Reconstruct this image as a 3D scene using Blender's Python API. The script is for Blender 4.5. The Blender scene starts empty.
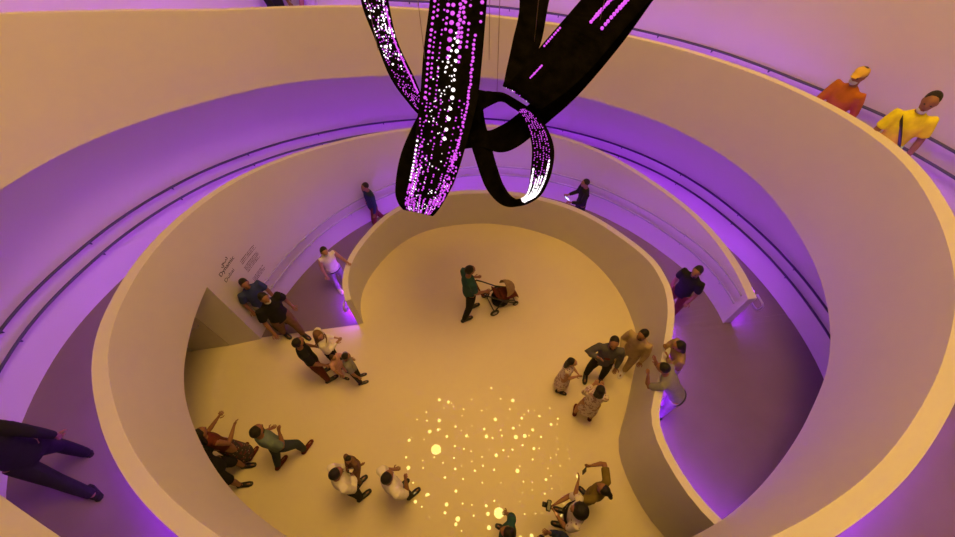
import bpy, bmesh, math, random
from mathutils import Vector, Matrix
random.seed(7)
C = bpy.context.scene.collection
R = math.radians
PI = math.pi

# ------------------------------------------------------------------ helpers
def link(o, parent=None):
    C.objects.link(o)
    if parent is not None: o.parent = parent
    return o
def tag(o, label=None, cat=None, group=None, kind=None):
    if label: o['label'] = label
    if cat: o['category'] = cat
    if group: o['group'] = group
    if kind: o['kind'] = kind
    return o
def mesh_obj(name, verts, faces, mats, parent=None, smooth=False, mi=None):
    me = bpy.data.meshes.new(name); me.from_pydata([tuple(v) for v in verts], [], faces)
    if not isinstance(mats, (list, tuple)): mats = [mats]
    for m in mats: me.materials.append(m)
    if mi: me.polygons.foreach_set('material_index', mi)
    if smooth: me.polygons.foreach_set('use_smooth', [True]*len(me.polygons))
    me.update()
    return link(bpy.data.objects.new(name, me), parent)
def empty(name, loc, rz=0):
    o = bpy.data.objects.new(name, None); o.location = loc; o.rotation_euler = (0,0,rz); o.empty_display_size = .2
    return link(o)
class MB:
    """collects verts / faces of one mesh"""
    def __init__(s): s.v=[]; s.f=[]; s.m=[]
    def add(s, v, f, m=0):
        b=len(s.v); s.v+= [Vector(x) for x in v]; s.f+=[tuple(i+b for i in q) for q in f]; s.m+=[m]*len(f)
    def box(s, c, d, rot=None, m=0):
        v=[Vector((x*d[0]/2,y*d[1]/2,z*d[2]/2)) for x in(-1,1) for y in(-1,1) for z in(-1,1)]
        if rot is not None: v=[rot@x for x in v]
        v=[x+Vector(c) for x in v]
        s.add(v,[(0,1,3,2),(4,6,7,5),(0,4,5,1),(2,3,7,6),(0,2,6,4),(1,5,7,3)],m)
    def tube(s, pts, rad, n=8, m=0, up=None, caps=True, round_ends=False):
        """loft of ellipses; rad: list of r or (rx, ry); up gives the ry direction"""
        pts=[Vector(p) for p in pts]; k=len(pts)
        if not isinstance(rad,(list,tuple)): rad=[rad]*k
        rings=[]; prev=None
        for i,p in enumerate(pts):
            t=(pts[min(i+1,k-1)]-pts[max(i-1,0)])
            t=t.normalized() if t.length>1e-9 else Vector((0,0,1))
            if up is not None: a=Vector(up)
            elif prev is not None: a=prev
            else: a=Vector((0,1,0)) if abs(t.y)<.9 else Vector((1,0,0))
            a=(a-t*a.dot(t)); a=a.normalized() if a.length>1e-6 else t.orthogonal().normalized()
            b=a.cross(t).normalized(); prev=a
            r=rad[i]; rx,ry=(r if isinstance(r,(list,tuple)) else (r,r))
            rings.append([p+b*(math.cos(2*PI*j/n)*rx)+a*(math.sin(2*PI*j/n)*ry) for j in range(n)])
        v=[x for g in rings for x in g]; f=[]
        for i in range(k-1):
            for j in range(n):
                f.append((i*n+j,i*n+(j+1)%n,(i+1)*n+(j+1)%n,(i+1)*n+j))
        if caps:
            f.append(tuple(range(n-1,-1,-1))); f.append(tuple((k-1)*n+j for j in range(n)))
        s.add(v,f,m)
    def ball(s, c, r, n=10, m=0, rot=None):
        r = r if isinstance(r,(list,tuple)) else (r,r,r)
        v=[Vector((0,0,r[2]))]; h=n//2+1
        for i in range(1,h):
            th=PI*i/h
            for j in range(n):
                ph=2*PI*j/n; v.append(Vector((r[0]*math.sin(th)*math.cos(ph),r[1]*math.sin(th)*math.sin(ph),r[2]*math.cos(th))))
        v.append(Vector((0,0,-r[2])))
        f=[(0,1+j,1+(j+1)%n) for j in range(n)]
        for i in range(h-2):
            for j in range(n):
                a=1+i*n+j; b=1+i*n+(j+1)%n; f.append((a,a+n,b+n,b))
        L=len(v)-1; a=1+(h-2)*n
        f+=[(a+j,L,a+(j+1)%n) for j in range(n)]
        if rot is not None: v=[rot@x for x in v]
        s.add([x+Vector(c) for x in v],f,m)
    def torus(s, c, Rr, r, axis=(1,0,0), n=24, k=8, m=0):
        ax=Vector(axis).normalized(); u=ax.orthogonal().normalized(); w=ax.cross(u); v=[]; f=[]
        for i in range(n):
            d=u*math.cos(2*PI*i/n)+w*math.sin(2*PI*i/n)
            for j in range(k):
                v.append(Vector(c)+d*(Rr+r*math.cos(2*PI*j/k))+ax*(r*math.sin(2*PI*j/k)))
        for i in range(n):
            for j in range(k):
                f.append((i*k+j,((i+1)%n)*k+j,((i+1)%n)*k+(j+1)%k,i*k+(j+1)%k))
        s.add(v,f,m)
    def build(s, name, mats, parent=None, smooth=True):
        return mesh_obj(name, s.v, s.f, mats, parent, smooth, s.m)

def remesh(mb, name, mats, parent, vox=.017, sm=3, extra=None):
    """fuse the lofts of mb into one continuous surface; extra is joined afterwards"""
    me=bpy.data.meshes.new('tmp'); me.from_pydata([tuple(v) for v in mb.v],[],mb.f)
    bm=bmesh.new(); bm.from_mesh(me); bmesh.ops.recalc_face_normals(bm,faces=bm.faces); bm.to_mesh(me); bm.free()
    o=bpy.data.objects.new('tmp',me); C.objects.link(o)
    md=o.modifiers.new('r','REMESH'); md.mode='VOXEL'; md.voxel_size=vox
    dg=bpy.context.evaluated_depsgraph_get(); dg.update()
    m2=bpy.data.meshes.new_from_object(o.evaluated_get(dg))
    bpy.data.objects.remove(o); bpy.data.meshes.remove(me)
    bm=bmesh.new(); bm.from_mesh(m2)
    for _ in range(sm): bmesh.ops.smooth_vert(bm,verts=bm.verts,factor=.5,use_axis_x=True,use_axis_y=True,use_axis_z=True)
    bm.to_mesh(m2); bm.free()
    V=[v.co.copy() for v in m2.vertices]; F=[tuple(p.vertices) for p in m2.polygons]; M=[0]*len(F)
    bpy.data.meshes.remove(m2)
    if extra:
        b=len(V); V+=extra.v; F+=[tuple(i+b for i in q) for q in extra.f]; M+=extra.m
    return mesh_obj(name,V,F,mats,parent,True,M)

# ------------------------------------------------------------------ materials
def mat(name, col, rough=.6, spec=.5, metal=0, noise=.06, nscale=6, bump=0, emis=None, estr=0, coat=0):
    m=bpy.data.materials.new(name); m.use_nodes=True; nt=m.node_tree; b=nt.nodes['Principled BSDF']
    b.inputs['Roughness'].default_value=rough; b.inputs['Metallic'].default_value=metal
    b.inputs['Specular IOR Level'].default_value=spec; b.inputs['Coat Weight'].default_value=coat
    b.inputs['Base Color'].default_value=(*col,1)
    if noise:
        tc=nt.nodes.new('ShaderNodeTexCoord'); n=nt.nodes.new('ShaderNodeTexNoise'); n.inputs['Scale'].default_value=nscale; n.inputs['Detail'].default_value=4
        r=nt.nodes.new('ShaderNodeValToRGB')
        r.color_ramp.elements[0].position=.3; r.color_ramp.elements[1].position=.7
        r.color_ramp.elements[0].color=(*[c*(1-noise) for c in col],1); r.color_ramp.elements[1].color=(*[min(1,c*(1+noise)) for c in col],1)
        nt.links.new(tc.outputs['Object'],n.inputs['Vector']); nt.links.new(n.outputs['Fac'],r.inputs['Fac']); nt.links.new(r.outputs['Color'],b.inputs['Base Color'])
        if bump:
            bp=nt.nodes.new('ShaderNodeBump'); bp.inputs['Strength'].default_value=bump; bp.inputs['Distance'].default_value=.01
            n2=nt.nodes.new('ShaderNodeTexNoise'); n2.inputs['Scale'].default_value=nscale*8
            nt.links.new(tc.outputs['Object'],n2.inputs['Vector']); nt.links.new(n2.outputs['Fac'],bp.inputs['Height']); nt.links.new(bp.outputs['Normal'],b.inputs['Normal'])
    if emis:
        b.inputs['Emission Color'].default_value=(*emis,1); b.inputs['Emission Strength'].default_value=estr
    return m
def mat_pattern(name, base, spot, scale=28, thr=.35, spot2=None):
    m=mat(name,base,.8,noise=0); nt=m.node_tree; b=nt.nodes['Principled BSDF']
    tc=nt.nodes.new('ShaderNodeTexCoord'); v=nt.nodes.new('ShaderNodeTexVoronoi'); v.inputs['Scale'].default_value=scale
    r=nt.nodes.new('ShaderNodeValToRGB'); r.color_ramp.interpolation='CONSTANT'
    r.color_ramp.elements[0].color=(*spot,1); r.color_ramp.elements[1].position=thr; r.color_ramp.elements[1].color=(*base,1)
    nt.links.new(tc.outputs['Object'],v.inputs['Vector']); nt.links.new(v.outputs['Distance'],r.inputs['Fac']); nt.links.new(r.outputs['Color'],b.inputs['Base Color'])
    if spot2:
        mx=nt.nodes.new('ShaderNodeMix'); mx.data_type='RGBA'; n=nt.nodes.new('ShaderNodeTexNoise'); n.inputs['Scale'].default_value=scale*.6
        r2=nt.nodes.new('ShaderNodeValToRGB'); r2.color_ramp.interpolation='CONSTANT'; r2.color_ramp.elements[1].position=.56
        nt.links.new(tc.outputs['Object'],n.inputs['Vector']); nt.links.new(n.outputs['Fac'],r2.inputs['Fac']); nt.links.new(r2.outputs['Color'],mx.inputs[0])
        nt.links.new(r.outputs['Color'],mx.inputs[6]); mx.inputs[7].default_value=(*spot2,1); nt.links.new(mx.outputs[2],b.inputs['Base Color'])
    return m
M={}
M['wall']=mat('white_plaster',(.66,.63,.61),.6,.3,noise=.015,nscale=1.5)
M['floor']=mat('polished_cream_floor',(.80,.71,.50),.35,.12,noise=.02,nscale=.8)
M['ramp']=mat('grey_ramp_floor',(.19,.14,.15),.5,.3,noise=.05,nscale=2)
M['door']=mat('grey_door',(.55,.50,.45),.5,noise=.03)
M['steel']=mat('brushed_steel',(.55,.55,.56),.3,.5,1,noise=.03,nscale=30)
M['rail_grey']=mat('grey_rail',(.38,.38,.42),.4,.5,.4,noise=.03,nscale=30)
M['rail']=mat('dark_rail',(.07,.07,.12),.5,.3,0,noise=.03,nscale=30)
M['ink']=mat('black_lettering',(.02,.018,.02),.7,noise=0)
M['ink_grey']=mat('grey_lettering',(.16,.12,.12),.7,noise=0)
M['strip']=mat('violet_led_strip',(.1,.02,.2),.5,noise=0,emis=(.33,.03,1.0),estr=20)
M['strip_dn']=mat('violet_led_diffuser',(.1,.02,.2),.5,noise=0,emis=(.33,.03,1.0),estr=165)
M['ribbon']=mat('black_ribbon',(.004,.0035,.003),.7,.0,noise=.5,nscale=9,bump=.3)
M['led_m']=mat('magenta_led',(.1,.01,.12),.5,noise=0,emis=(.62,.07,.80),estr=1.1)
M['led_w']=mat('white_led',(.2,.2,.2),.5,noise=0,emis=(1,.9,1),estr=1.6)
M['wire']=mat('steel_wire',(.3,.22,.16),.5,metal=.5,noise=0)

# ------------------------------------------------------------------ camera (stands on the top turn of the ramp, leaning over the parapet)
F=424.; CX,CY=477.5,268.5; NX,NY=483.,552.; H=7.8
d=Vector((NX-CX,-(NY-CY),-F)).normalized(); upc=-d; fw=Vector((0,0,-1)); yc=(fw-upc*fw.dot(upc)).normalized(); xc=yc.cross(upc)
ROT=Matrix((xc,yc,upc))
cam=bpy.data.cameras.new('camera'); cam.sensor_width=36; cam.lens=F/955*36; cam.clip_end=200
co=bpy.data.objects.new('camera',cam); C.objects.link(co); co.matrix_world=Matrix.Translation((0,0,H))@ROT.to_4x4()
bpy.context.scene.camera=co
def ray(px,py): return ROT@Vector((px-CX,-(py-CY),-F))
def onz(px,py,z):                       # point of the plane at height z seen at a pixel
    r=ray(px,py); return Vector((0,0,H))+r*((z-H)/r.z)
def at(px,py,dep): return Vector((0,0,H))+ray(px,py)*(dep/F)

# ------------------------------------------------------------------ plan of the spiral (polar about O)
OX,OY=.16,2.86
def interp(tab,x):
    """monotone-ish cubic through a table"""
    if x<=tab[0][0]: return tab[0][1]
    if x>=tab[-1][0]: return tab[-1][1]
    for i in range(len(tab)-1):
        x0,y0=tab[i]; x1,y1=tab[i+1]
        if x<=x1:
            h=x1-x0; s=(y1-y0)/h
            def sl(j):
                if j<=0 or j>=len(tab)-1: return (tab[min(j+1,len(tab)-1)][1]-tab[max(j-1,0)][1])/(tab[min(j+1,len(tab)-1)][0]-tab[max(j-1,0)][0])
                a=(tab[j][1]-tab[j-1][1])/(tab[j][0]-tab[j-1][0]); b=(tab[j+1][1]-tab[j][1])/(tab[j+1][0]-tab[j][0])
                return 0 if a*b<=0 and False else (a+b)/2
            m0,m1=sl(i),sl(i+1); t=(x-x0)/h
            return y0*(2*t**3-3*t*t+1)+h*m0*(t**3-2*t*t+t)+y1*(-2*t**3+3*t*t)+h*m1*(t**3-t*t)
def pol(th,r,z=0): return Vector((OX+r*math.cos(R(th)),OY+r*math.sin(R(th)),z))
# one continuous spiral parapet: theta in degrees, 8 (wall end at the landing) ... 600 (under the camera, top turn)
T_R=[(8,4.45),(16,4.54),(26,4.62),(45,4.68),(90,4.66),(130,4.63),(160,4.60),(180,4.56),(190,4.48),(203,4.20),(213,3.97),(224,3.72),(236,3.50),(255,3.36),(280,3.30),(298,3.34),
     (305.4,3.45),(313.5,3.62),(324.5,3.90),(332,4.10),(341,4.36),(352,4.68),(367,4.97),(372,5.01),(381,4.96),(391,4.83),(402,4.66),(419.5,4.47),(434,4.42),(448,4.50),(474,4.73),(494,4.98),(516,5.06),(533,5.08),(550,4.98),(565,4.5),(580,3.85),(592,3.55),(612,3.36)]
T_ZT=[(8,1.50),(26,1.55),(45,1.62),(60,1.78),(75,1.90),(106,2.10),(125,2.36),(138,2.62),(151,2.89),(162,3.07),(172,3.19),(190,3.32),(230,3.52),(270,3.75),(300,3.93),(330,4.0),(345,4.1),(360,4.2),(370,4.25),(390,4.25),(420,4.25),(450,4.29),(475,4.56),(495,4.9),(510,5.37),(525,5.88),(540,6.2),(560,6.45),(590,6.65),(612,6.75)]
T_ZB=[(170.4,2.0),(190,1.86),(230,1.78),(290,2.05),(304,2.2),(313,2.22),(323,2.08),(340,2.13),(350,2.28),(364,2.42),(371,2.49),(386,2.78),(403,2.96),(426,3.06),(445,3.17),(464,3.27),(481,3.48),(500,3.82),(508,4.0),(516,4.20),(524,4.40),(532,4.58),(545,4.83),(560,5.0),(585,5.28),(612,5.4)]
T_RC=[(-60,5.4),(-48,5.5),(-25,5.65),(-5,5.79),(8,5.71),(17,5.66),(26,5.62),(38,5.60),(73,5.50),(104,5.62),(122,5.72),(140,5.81),(154,5.84),(171,5.93),(185,6.12),(200,6.10),(215,5.7),(240,5.2),(270,5.0),(300,5.2),(315,5.75),(330,6.2),(345,6.5),(360,6.6),(375,6.2),(390,5.72),(405,5.5),(420,5.36),(450,5.4),(480,5.6),(510,6.1),(540,6.4),(565,6.2),(590,5.3),(612,5.0)]
T_ZF=[(-60,.6),(8,.6),(50,.6),(75,.64),(104,.78),(122,1.02),(140,1.40),(154,1.75),(170,2.08),(185,2.24),(230,2.45),(300,2.85),(330,2.95),(360,3.1),(450,3.2),(475,3.5),(495,3.85),(510,4.3),(525,4.8),(540,5.15),(590,5.6),(612,5.7)]
T_RW=[(8,.16),(40,.10),(140,.09),(170,.13),(188,.165),(240,.17),(320,.19),(355,.2),(370,.17),(392,.10),(470,.08),(530,.11),(580,.15),(612,.16)]
rw=lambda t: interp(T_RW,t)
rin=lambda t: interp(T_R,t); ztop=lambda t: interp(T_ZT,t); zbot=lambda t: interp(T_ZB,t); rc=lambda t: interp(T_RC,t); zfl=lambda t: interp(T_ZF,t)
def frange(a,b,s):
    n=max(1,int(round((b-a)/s))); return [a+(b-a)*i/n for i in range(n+1)]
def sweep(name, ths, section, m, parent=None, kind='structure', smooth_deg=40):
    """closed section polygon [(r,z),...] swept along theta about O"""
    V=[];Fc=[];n=None
    for t in ths:
        s=section(t); n=len(s); V+=[pol(t,r,z) for r,z in s]
    for i in range(len(ths)-1):
        for j in range(n):
            Fc.append((i*n+j,(i+1)*n+j,(i+1)*n+(j+1)%n,i*n+(j+1)%n))
    Fc.append(tuple(range(n))); Fc.append(tuple((len(ths)-1)*n+j for j in range(n-1,-1,-1)))
    o=mesh_obj(name,V,Fc,m,parent,True)
    bm=bmesh.new(); bm.from_mesh(o.data); bmesh.ops.recalc_face_normals(bm,faces=bm.faces)
    for e in bm.edges:
        if len(e.link_faces)==2 and e.calc_face_angle(0)>R(smooth_deg): e.smooth=False
    bm.to_mesh(o.data); bm.free()
    if kind: o['kind']=kind
    return o

# lower part: parapet + the wall under it down to the ground (carries the lettering)
ths=frange(8,170.4,1.6)
w=sweep('wall_spiral',ths,lambda t:[(rin(t),-.05),(rin(t),ztop(t)),(rin(t)+rw(t),ztop(t)),(rin(t)+rw(t),-.05)],M['wall'])
tag(w,'curved white wall of the lower ramp, lettering at its left end')
# the part of the parapet that floats as a band over the void
ths2=frange(170.4,610,1.6)
w=sweep('wall_parapet',ths2,lambda t:[(rin(t),zbot(t)),(rin(t),ztop(t)),(rin(t)+rw(t),ztop(t)),(rin(t)+rw(t),zbot(t))],M['wall'])
tag(w,'white spiral parapet band of the upper turns')
# ramp slabs
def slab(name,t0,t1,floorm):
    o=sweep(name,frange(t0,t1,1.6),lambda t:[(rin(t)+rw(t)+.001,zfl(t)),(rc(t)+.02,zfl(t)),(rc(t)+.02,max(zfl(t)-.3,0 if t<170 else zbot(t)+.01) if t<170.4 else zbot(t)+.01),(rin(t)+rw(t)+.001,max(zfl(t)-.3,0) if t<170.4 else zbot(t)+.01)],[M['ramp'],M['wall']])
    return o
s1=slab('floor_ramp',8,170.4,M['ramp']); tag(s1,'grey ramp floor of the middle turn')
s2=slab('floor_upper_ramp',170.4,610,M['ramp']); tag(s2,'grey ramp floor of the upper turns')
for o in (s1,s2):
    for p in o.data.polygons:
        if p.normal.z<.5: p.material_index=1
# outer walls of each turn
ths3=frange(-48,300,1.6)
w=sweep('wall_outer',ths3,lambda t:[(rc(t),(zfl(t) if t>8 else .6)-.02),(rc(t),zbot(t+360)+.02 if t+360<610 else 4.9),(rc(t)+.15,zbot(t+360)+.02 if t+360<610 else 4.9),(rc(t)+.15,(zfl(t) if t>8 else .6)-.02)],M['wall'])
tag(w,'violet-lit outer wall of the middle turn')
ths4=frange(300,610,1.6)
w=sweep('wall_upper',ths4,lambda t:[(rc(t),zfl(t)-.02),(rc(t),14.05),(rc(t)+.15,14.05),(rc(t)+.15,zfl(t)-.02)],M['wall'])
tag(w,'pink-lit outer wall of the top turn')

# pod parapet: inner ramp side, S-curve to the landing
PCX,PCY,PR=.19,3.62,2.95
def podpt(a,r=PR): return Vector((PCX+r*math.cos(R(a)),PCY+r*math.sin(R(a)),0))
T_PZ=[(-7,1.64),(0,1.64),(11,1.56),(20,1.40),(30,1.24),(46,1.11),(60,1.06),(90,1.02),(125,1.03),(150,1.0),(173,.98)]
T_PR=[(0,2.95),(20,2.95),(48,2.93),(65,2.87),(86,2.87),(105,2.94),(120,3.03),(132,3.02),(143,2.96),(158,2.86),(166,2.73),(173,2.56)]
path=[(podpt(a,interp(T_PR,a)).x,podpt(a,interp(T_PR,a)).y,interp(T_PZ,a)) for a in frange(173,-4,-3)]
path+=[(3.05,3.10,1.64),(2.88,2.66,1.66),(2.66,2.16,1.68),(2.46,1.74,1.70),(2.36,1.41,1.73),(2.40,1.0,1.78),(2.56,.55,1.83),(2.76,.20,1.9),(3.05,-.12,1.95),(3.5,-.5,1.95)]
def catmull(P,k=6):
    P=[Vector(p) for p in P]; out=[]
    for i in range(len(P)-1):
        a,b,c,e=P[max(i-1,0)],P[i],P[i+1],P[min(i+2,len(P)-1)]
        for j in range(k):
            t=j/k; out.append(.5*((2*b)+(c-a)*t+(2*a-5*b+4*c-e)*t*t+(-a+3*b-3*c+e)*t**3))
    out.append(P[-1]); return out
pp=catmull(path[::2]+([] if len(path)%2 else [path[-1]]),4)
def pathwall(name,pp,th,zb,m,side=1,inset=0):
    V=[];Fc=[];k=len(pp)
    for i,p in enumerate(pp):
        t=pp[min(i+1,k-1)]-pp[max(i-1,0)]; n=Vector((-t.y,t.x,0)).normalized()*side
        a=Vector((p.x,p.y,0)); V+=[a+Vector((0,0,zb)),a+Vector((0,0,p.z)),a+n*th+Vector((0,0,p.z)),a+n*th+Vector((0,0,zb))]
    for i in range(k-1):
        for j in range(4): Fc.append((i*4+j,(i+1)*4+j,(i+1)*4+(j+1)%4,i*4+(j+1)%4))
    Fc+= [(0,1,2,3),tuple((k-1)*4+j for j in (3,2,1,0))]
    o=mesh_obj(name,V,Fc,m,None,True)
    bm=bmesh.new(); bm.from_mesh(o.data); bmesh.ops.recalc_face_normals(bm,faces=bm.faces)
    for e in bm.edges:
        if len(e.link_faces)==2 and e.calc_face_angle(0)>R(40): e.smooth=False
    bm.to_mesh(o.data); bm.free(); o['kind']='structure'; return o
PW=.11
w=pathwall('wall_inner',pp,PW,-.02,M['wall'],1); tag(w,'white parapet around the yellow hall, bending outward at right')
def pod_offset(dist):
    out=[];k=len(pp)
    for i,p in enumerate(pp):
        t=pp[min(i+1,k-1)]-pp[max(i-1,0)]; n=Vector((-t.y,t.x,0)).normalized(); out.append(p+n*dist)
    return out
# inner ramp + landing floor: strip between the pod parapet and the spiral wall / outer wall
outer=pod_offset(PW)
T_Z1=[(-90,.6),(0,.6),(8,.6),(16,.5),(25,.36),(33,.22),(45,.10),(60,.05),(90,.03),(180,.004)]
V=[];Fc=[];th_0=None
for i,p in enumerate(outer):
    th=math.degrees(math.atan2(p.y-OY,p.x-OX))
    if th<-100: th+=360
    if th_0 is None: th_0=th
    th+=(170.2-th_0)*max(0,1-i/10)
    # far end of the strip
    ro = rin(th)-.0 if th>8 else rc(max(th,-48))
    z=interp(T_Z1,th)
    V.append((p.x,p.y,z)); V.append(pol(th,ro+.02,z)); V.append(pol(th,ro+.02,z-.2)); V.append((p.x,p.y,z-.2))
for i in range(len(outer)-1):
    for j in range(4): Fc.append((i*4+j,(i+1)*4+j,(i+1)*4+(j+1)%4,i*4+(j+1)%4))
o=mesh_obj('floor_landing',V,Fc,M['ramp'],None,False); tag(o,'grey floor of the inner ramp and landing',kind='structure')
bm=bmesh.new(); bm.from_mesh(o.data); bmesh.ops.recalc_face_normals(bm,faces=bm.faces); bm.to_mesh(o.data); bm.free()

o=sweep('floor_landing',frange(-30,8.6,1.6),lambda t:[(4.0,.598),(rc(t)+.02,.598),(rc(t)+.02,.3),(4.0,.3)],M['ramp']); tag(o,'grey landing floor where the ramps meet')
# ground floor
n=96; V=[(OX,OY,0)]+[(OX+8.2*math.cos(2*PI*i/n),OY+8.2*math.sin(2*PI*i/n),0) for i in range(n)]
V+=[(x,y,-.3) for x,y,z in V]
Fc=[(0,1+i,1+(i+1)%n) for i in range(n)]+[(n+1,n+2+(i+1)%n,n+2+i) for i in range(n)]+[(1+i,n+2+i,n+2+(i+1)%n,1+(i+1)%n) for i in range(n)]
o=mesh_obj('floor',V,Fc,M['floor']); tag(o,'polished floor glowing yellow under the hall lights',kind='structure')
# ceiling
V=[(OX+8.2*math.cos(2*PI*i/n),OY+8.2*math.sin(2*PI*i/n),14.05) for i in range(n)]; V+=[(x,y,14.35) for x,y,z in V]
Fc=[tuple(range(n-1,-1,-1)),tuple(range(n,2*n))]+[(i,(i+1)%n,n+(i+1)%n,n+i) for i in range(n)]
M['ceil']=mat('dark_ceiling',(.2,.18,.17),.8)
o=mesh_obj('ceiling',V,Fc,M['ceil']); tag(o,kind='structure')

# door wall under the ring
a=Vector((-4.36,3.62,0)); b=Vector((-4.94,3.49,0)); e=Vector((-5.64,3.385,0)); g=Vector((-7.4,3.16,0))
mb=MB()
def vwall(mb,p,q,z0,z1,th,out):
    n=Vector((-(q-p).y,(q-p).x,0)).normalized()*th*out
    v=[p+Vector((0,0,z0)),q+Vector((0,0,z0)),q+Vector((0,0,z1)),p+Vector((0,0,z1))]; v+=[x+n for x in v]
    mb.add(v,[(0,1,2,3),(7,6,5,4),(0,4,5,1),(1,5,6,2),(2,6,7,3),(3,7,4,0)])
vwall(mb,a,b,0,2.0,.15,-1); vwall(mb,e,g,0,2.0,.15,-1); vwall(mb,b,e,1.88,2.0,.15,-1)
o=mb.build('wall_recess',M['wall'],smooth=False); tag(o,'side wall of the recess below the spiral at left',kind='structure')
dr=empty('door_1',(b+e)/2); tag(dr,'plain grey door in the recess below the lettering',kind='structure')
mb=MB(); vwall(mb,b+(e-b)*.02-(b+e)/2,e-(e-b)*.02-(b+e)/2,.015,1.86,.05,-1); mb.build('door_leaf',M['door'],dr,False)
dd=(e-b).normalized(); nn=Vector((dd.y,-dd.x,0))
if nn.y>0: nn=-nn
mb=MB(); p0=b+dd*.1-(b+e)/2+Vector((0,0,.95)); mb.tube([p0,p0+nn*.06,p0+nn*.06+dd*.12],.011,8); mb.build('door_handle',M['steel'],dr)

# handrails: two tubes on brackets along the outer side of each ramp
def handrail(name,label,ths,rf,zf,h=(.88,.62),m='rail',rad=.02,gap=.07,every=9,group=None):
    o=empty(name,pol(ths[0],rf(ths[0]),zf(ths[0]))); L=o.location; tag(o,label,'handrail')
    for hh in h:
        mb=MB(); mb.tube([pol(t,rf(t)-gap,zf(t)+hh)-L for t in ths],rad,8); mb.build('rail',M[m],o)
    for t in ths[4::every]:
        for hh in h:
            mb=MB(); z=zf(t)+hh; mb.tube([pol(t,rf(t)+.005,z-.05)-L,pol(t,rf(t)-gap,z-.05)-L,pol(t,rf(t)-gap,z-.01)-L],.009,6)
            mb.build('bracket',M[m],o)
    return o
handrail('handrail','double handrail along the violet-lit outer wall of the middle turn',frange(-8,196,1.6),rc,zfl)
z1=lambda t: interp(T_Z1,t)
handrail('handrail','double handrail along the lettered wall of the lowest ramp',frange(9.2,164,1.6),rin,z1,m='rail_grey',rad=.016)
handrail('handrail','double handrail on the pink wall behind the walkers at top right',frange(352,470,1.6),rc,zfl,every=6)
# bent steel rail ends
def loop_end(name,label,t,r,z,dirn,m='steel'):
    p=pol(t,r,z); mb=MB()
    tan=Vector((-math.sin(R(t)),math.cos(R(t)),0))*dirn; out=Vector((math.cos(R(t)),math.sin(R(t)),0))
    return p,tan,out
def end_rail(label,p,tan,out):
    o=empty('handrail',p); tag(o,label,'handrail')
    mb=MB(); mb.tube([(0,0,0),tan*.16,tan*.21+Vector((0,0,-.03)),tan*.22+Vector((0,0,-.13)),tan*.19+Vector((0,0,-.2)),tan*.12+Vector((0,0,-.22)),Vector((0,0,-.22))],.017,8); mb.build('rail',M['steel'],o)
    mb=MB(); mb.tube([out*0,out*.08],.01,6); mb.build('bracket',M['steel'],o)
end_rail('bright bent rail end past the wall end at the right landing',pol(9.0,rin(9)+rw(9)+.07,1.45),Vector((math.sin(R(9)),-math.cos(R(9)),0)),pol(9,-1)-pol(9,0))
p=podpt(171,2.56+PW+.06); end_rail('bent steel rail end where the low parapet starts on the yellow floor',Vector((p.x,p.y,.85)),Vector((-.1,-1,0)).normalized(),Vector((1,0,0)))

# violet LED channels along the ramp side of the parapets: a small ledge with a tube at its edge and a diffuser underneath
def led_channel(name,label,pts,nrm):
    mb=MB(); n=len(pts)
    for p,q in zip(pts,nrm):
        for d_,z_ in ((0,0),(0,.02),(.066,.02),(.066,-.03),(.06,-.03),(.06,0)): mb.v.append(p+q*d_+Vector((0,0,z_)))
    for i in range(n-1):
        for j in range(6): mb.f.append((i*6+j,(i+1)*6+j,(i+1)*6+(j+1)%6,i*6+(j+1)%6)); mb.m.append(0)
    b0=len(mb.v)
    for p,q in zip(pts,nrm):
        for d_ in (.006,.054): mb.v.append(p+q*d_-Vector((0,0,.004)))
    for i in range(n-1): mb.f.append((b0+2*i,b0+2*i+1,b0+2*i+3,b0+2*i+2)); mb.m.append(1)
    mb.tube([p+q*.016+Vector((0,0,.55)) for p,q in zip(pts,nrm)],.011,6,2)
    o=mb.build(name,[M['wall'],M['strip_dn'],M['strip']],None,False); tag(o,label,kind='structure'); return o
def nrm_of(pts,side=1):
    out=[];k=len(pts)
    for i in range(k):
        t=pts[min(i+1,k-1)]-pts[max(i-1,0)]; out.append(Vector((-t.y,t.x,0)).normalized()*side)
    return out
LH=.32
q=pod_offset(PW)[3:]; zp=lambda p: p.z-1.08
led_channel('trim_1','violet light channel on the ramp side of the inner parapet',[Vector((p.x,p.y,max(.12,zp(p)+LH))) for p in q],nrm_of(q))
def spiral_led(name,label,a,b):
    ts=frange(a,b,1.6); pts=[pol(t,rin(t)+rw(t),zfl(t)+LH) for t in ts]
    led_channel(name,label,pts,[(p-Vector((OX,OY,p.z))).normalized() for p in pts])
spiral_led('trim_2','violet light channel on the ramp side of the middle turn',9.6,330)
spiral_led('trim_3','violet light channel on the ramp side of the top turn',330,606)

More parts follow.
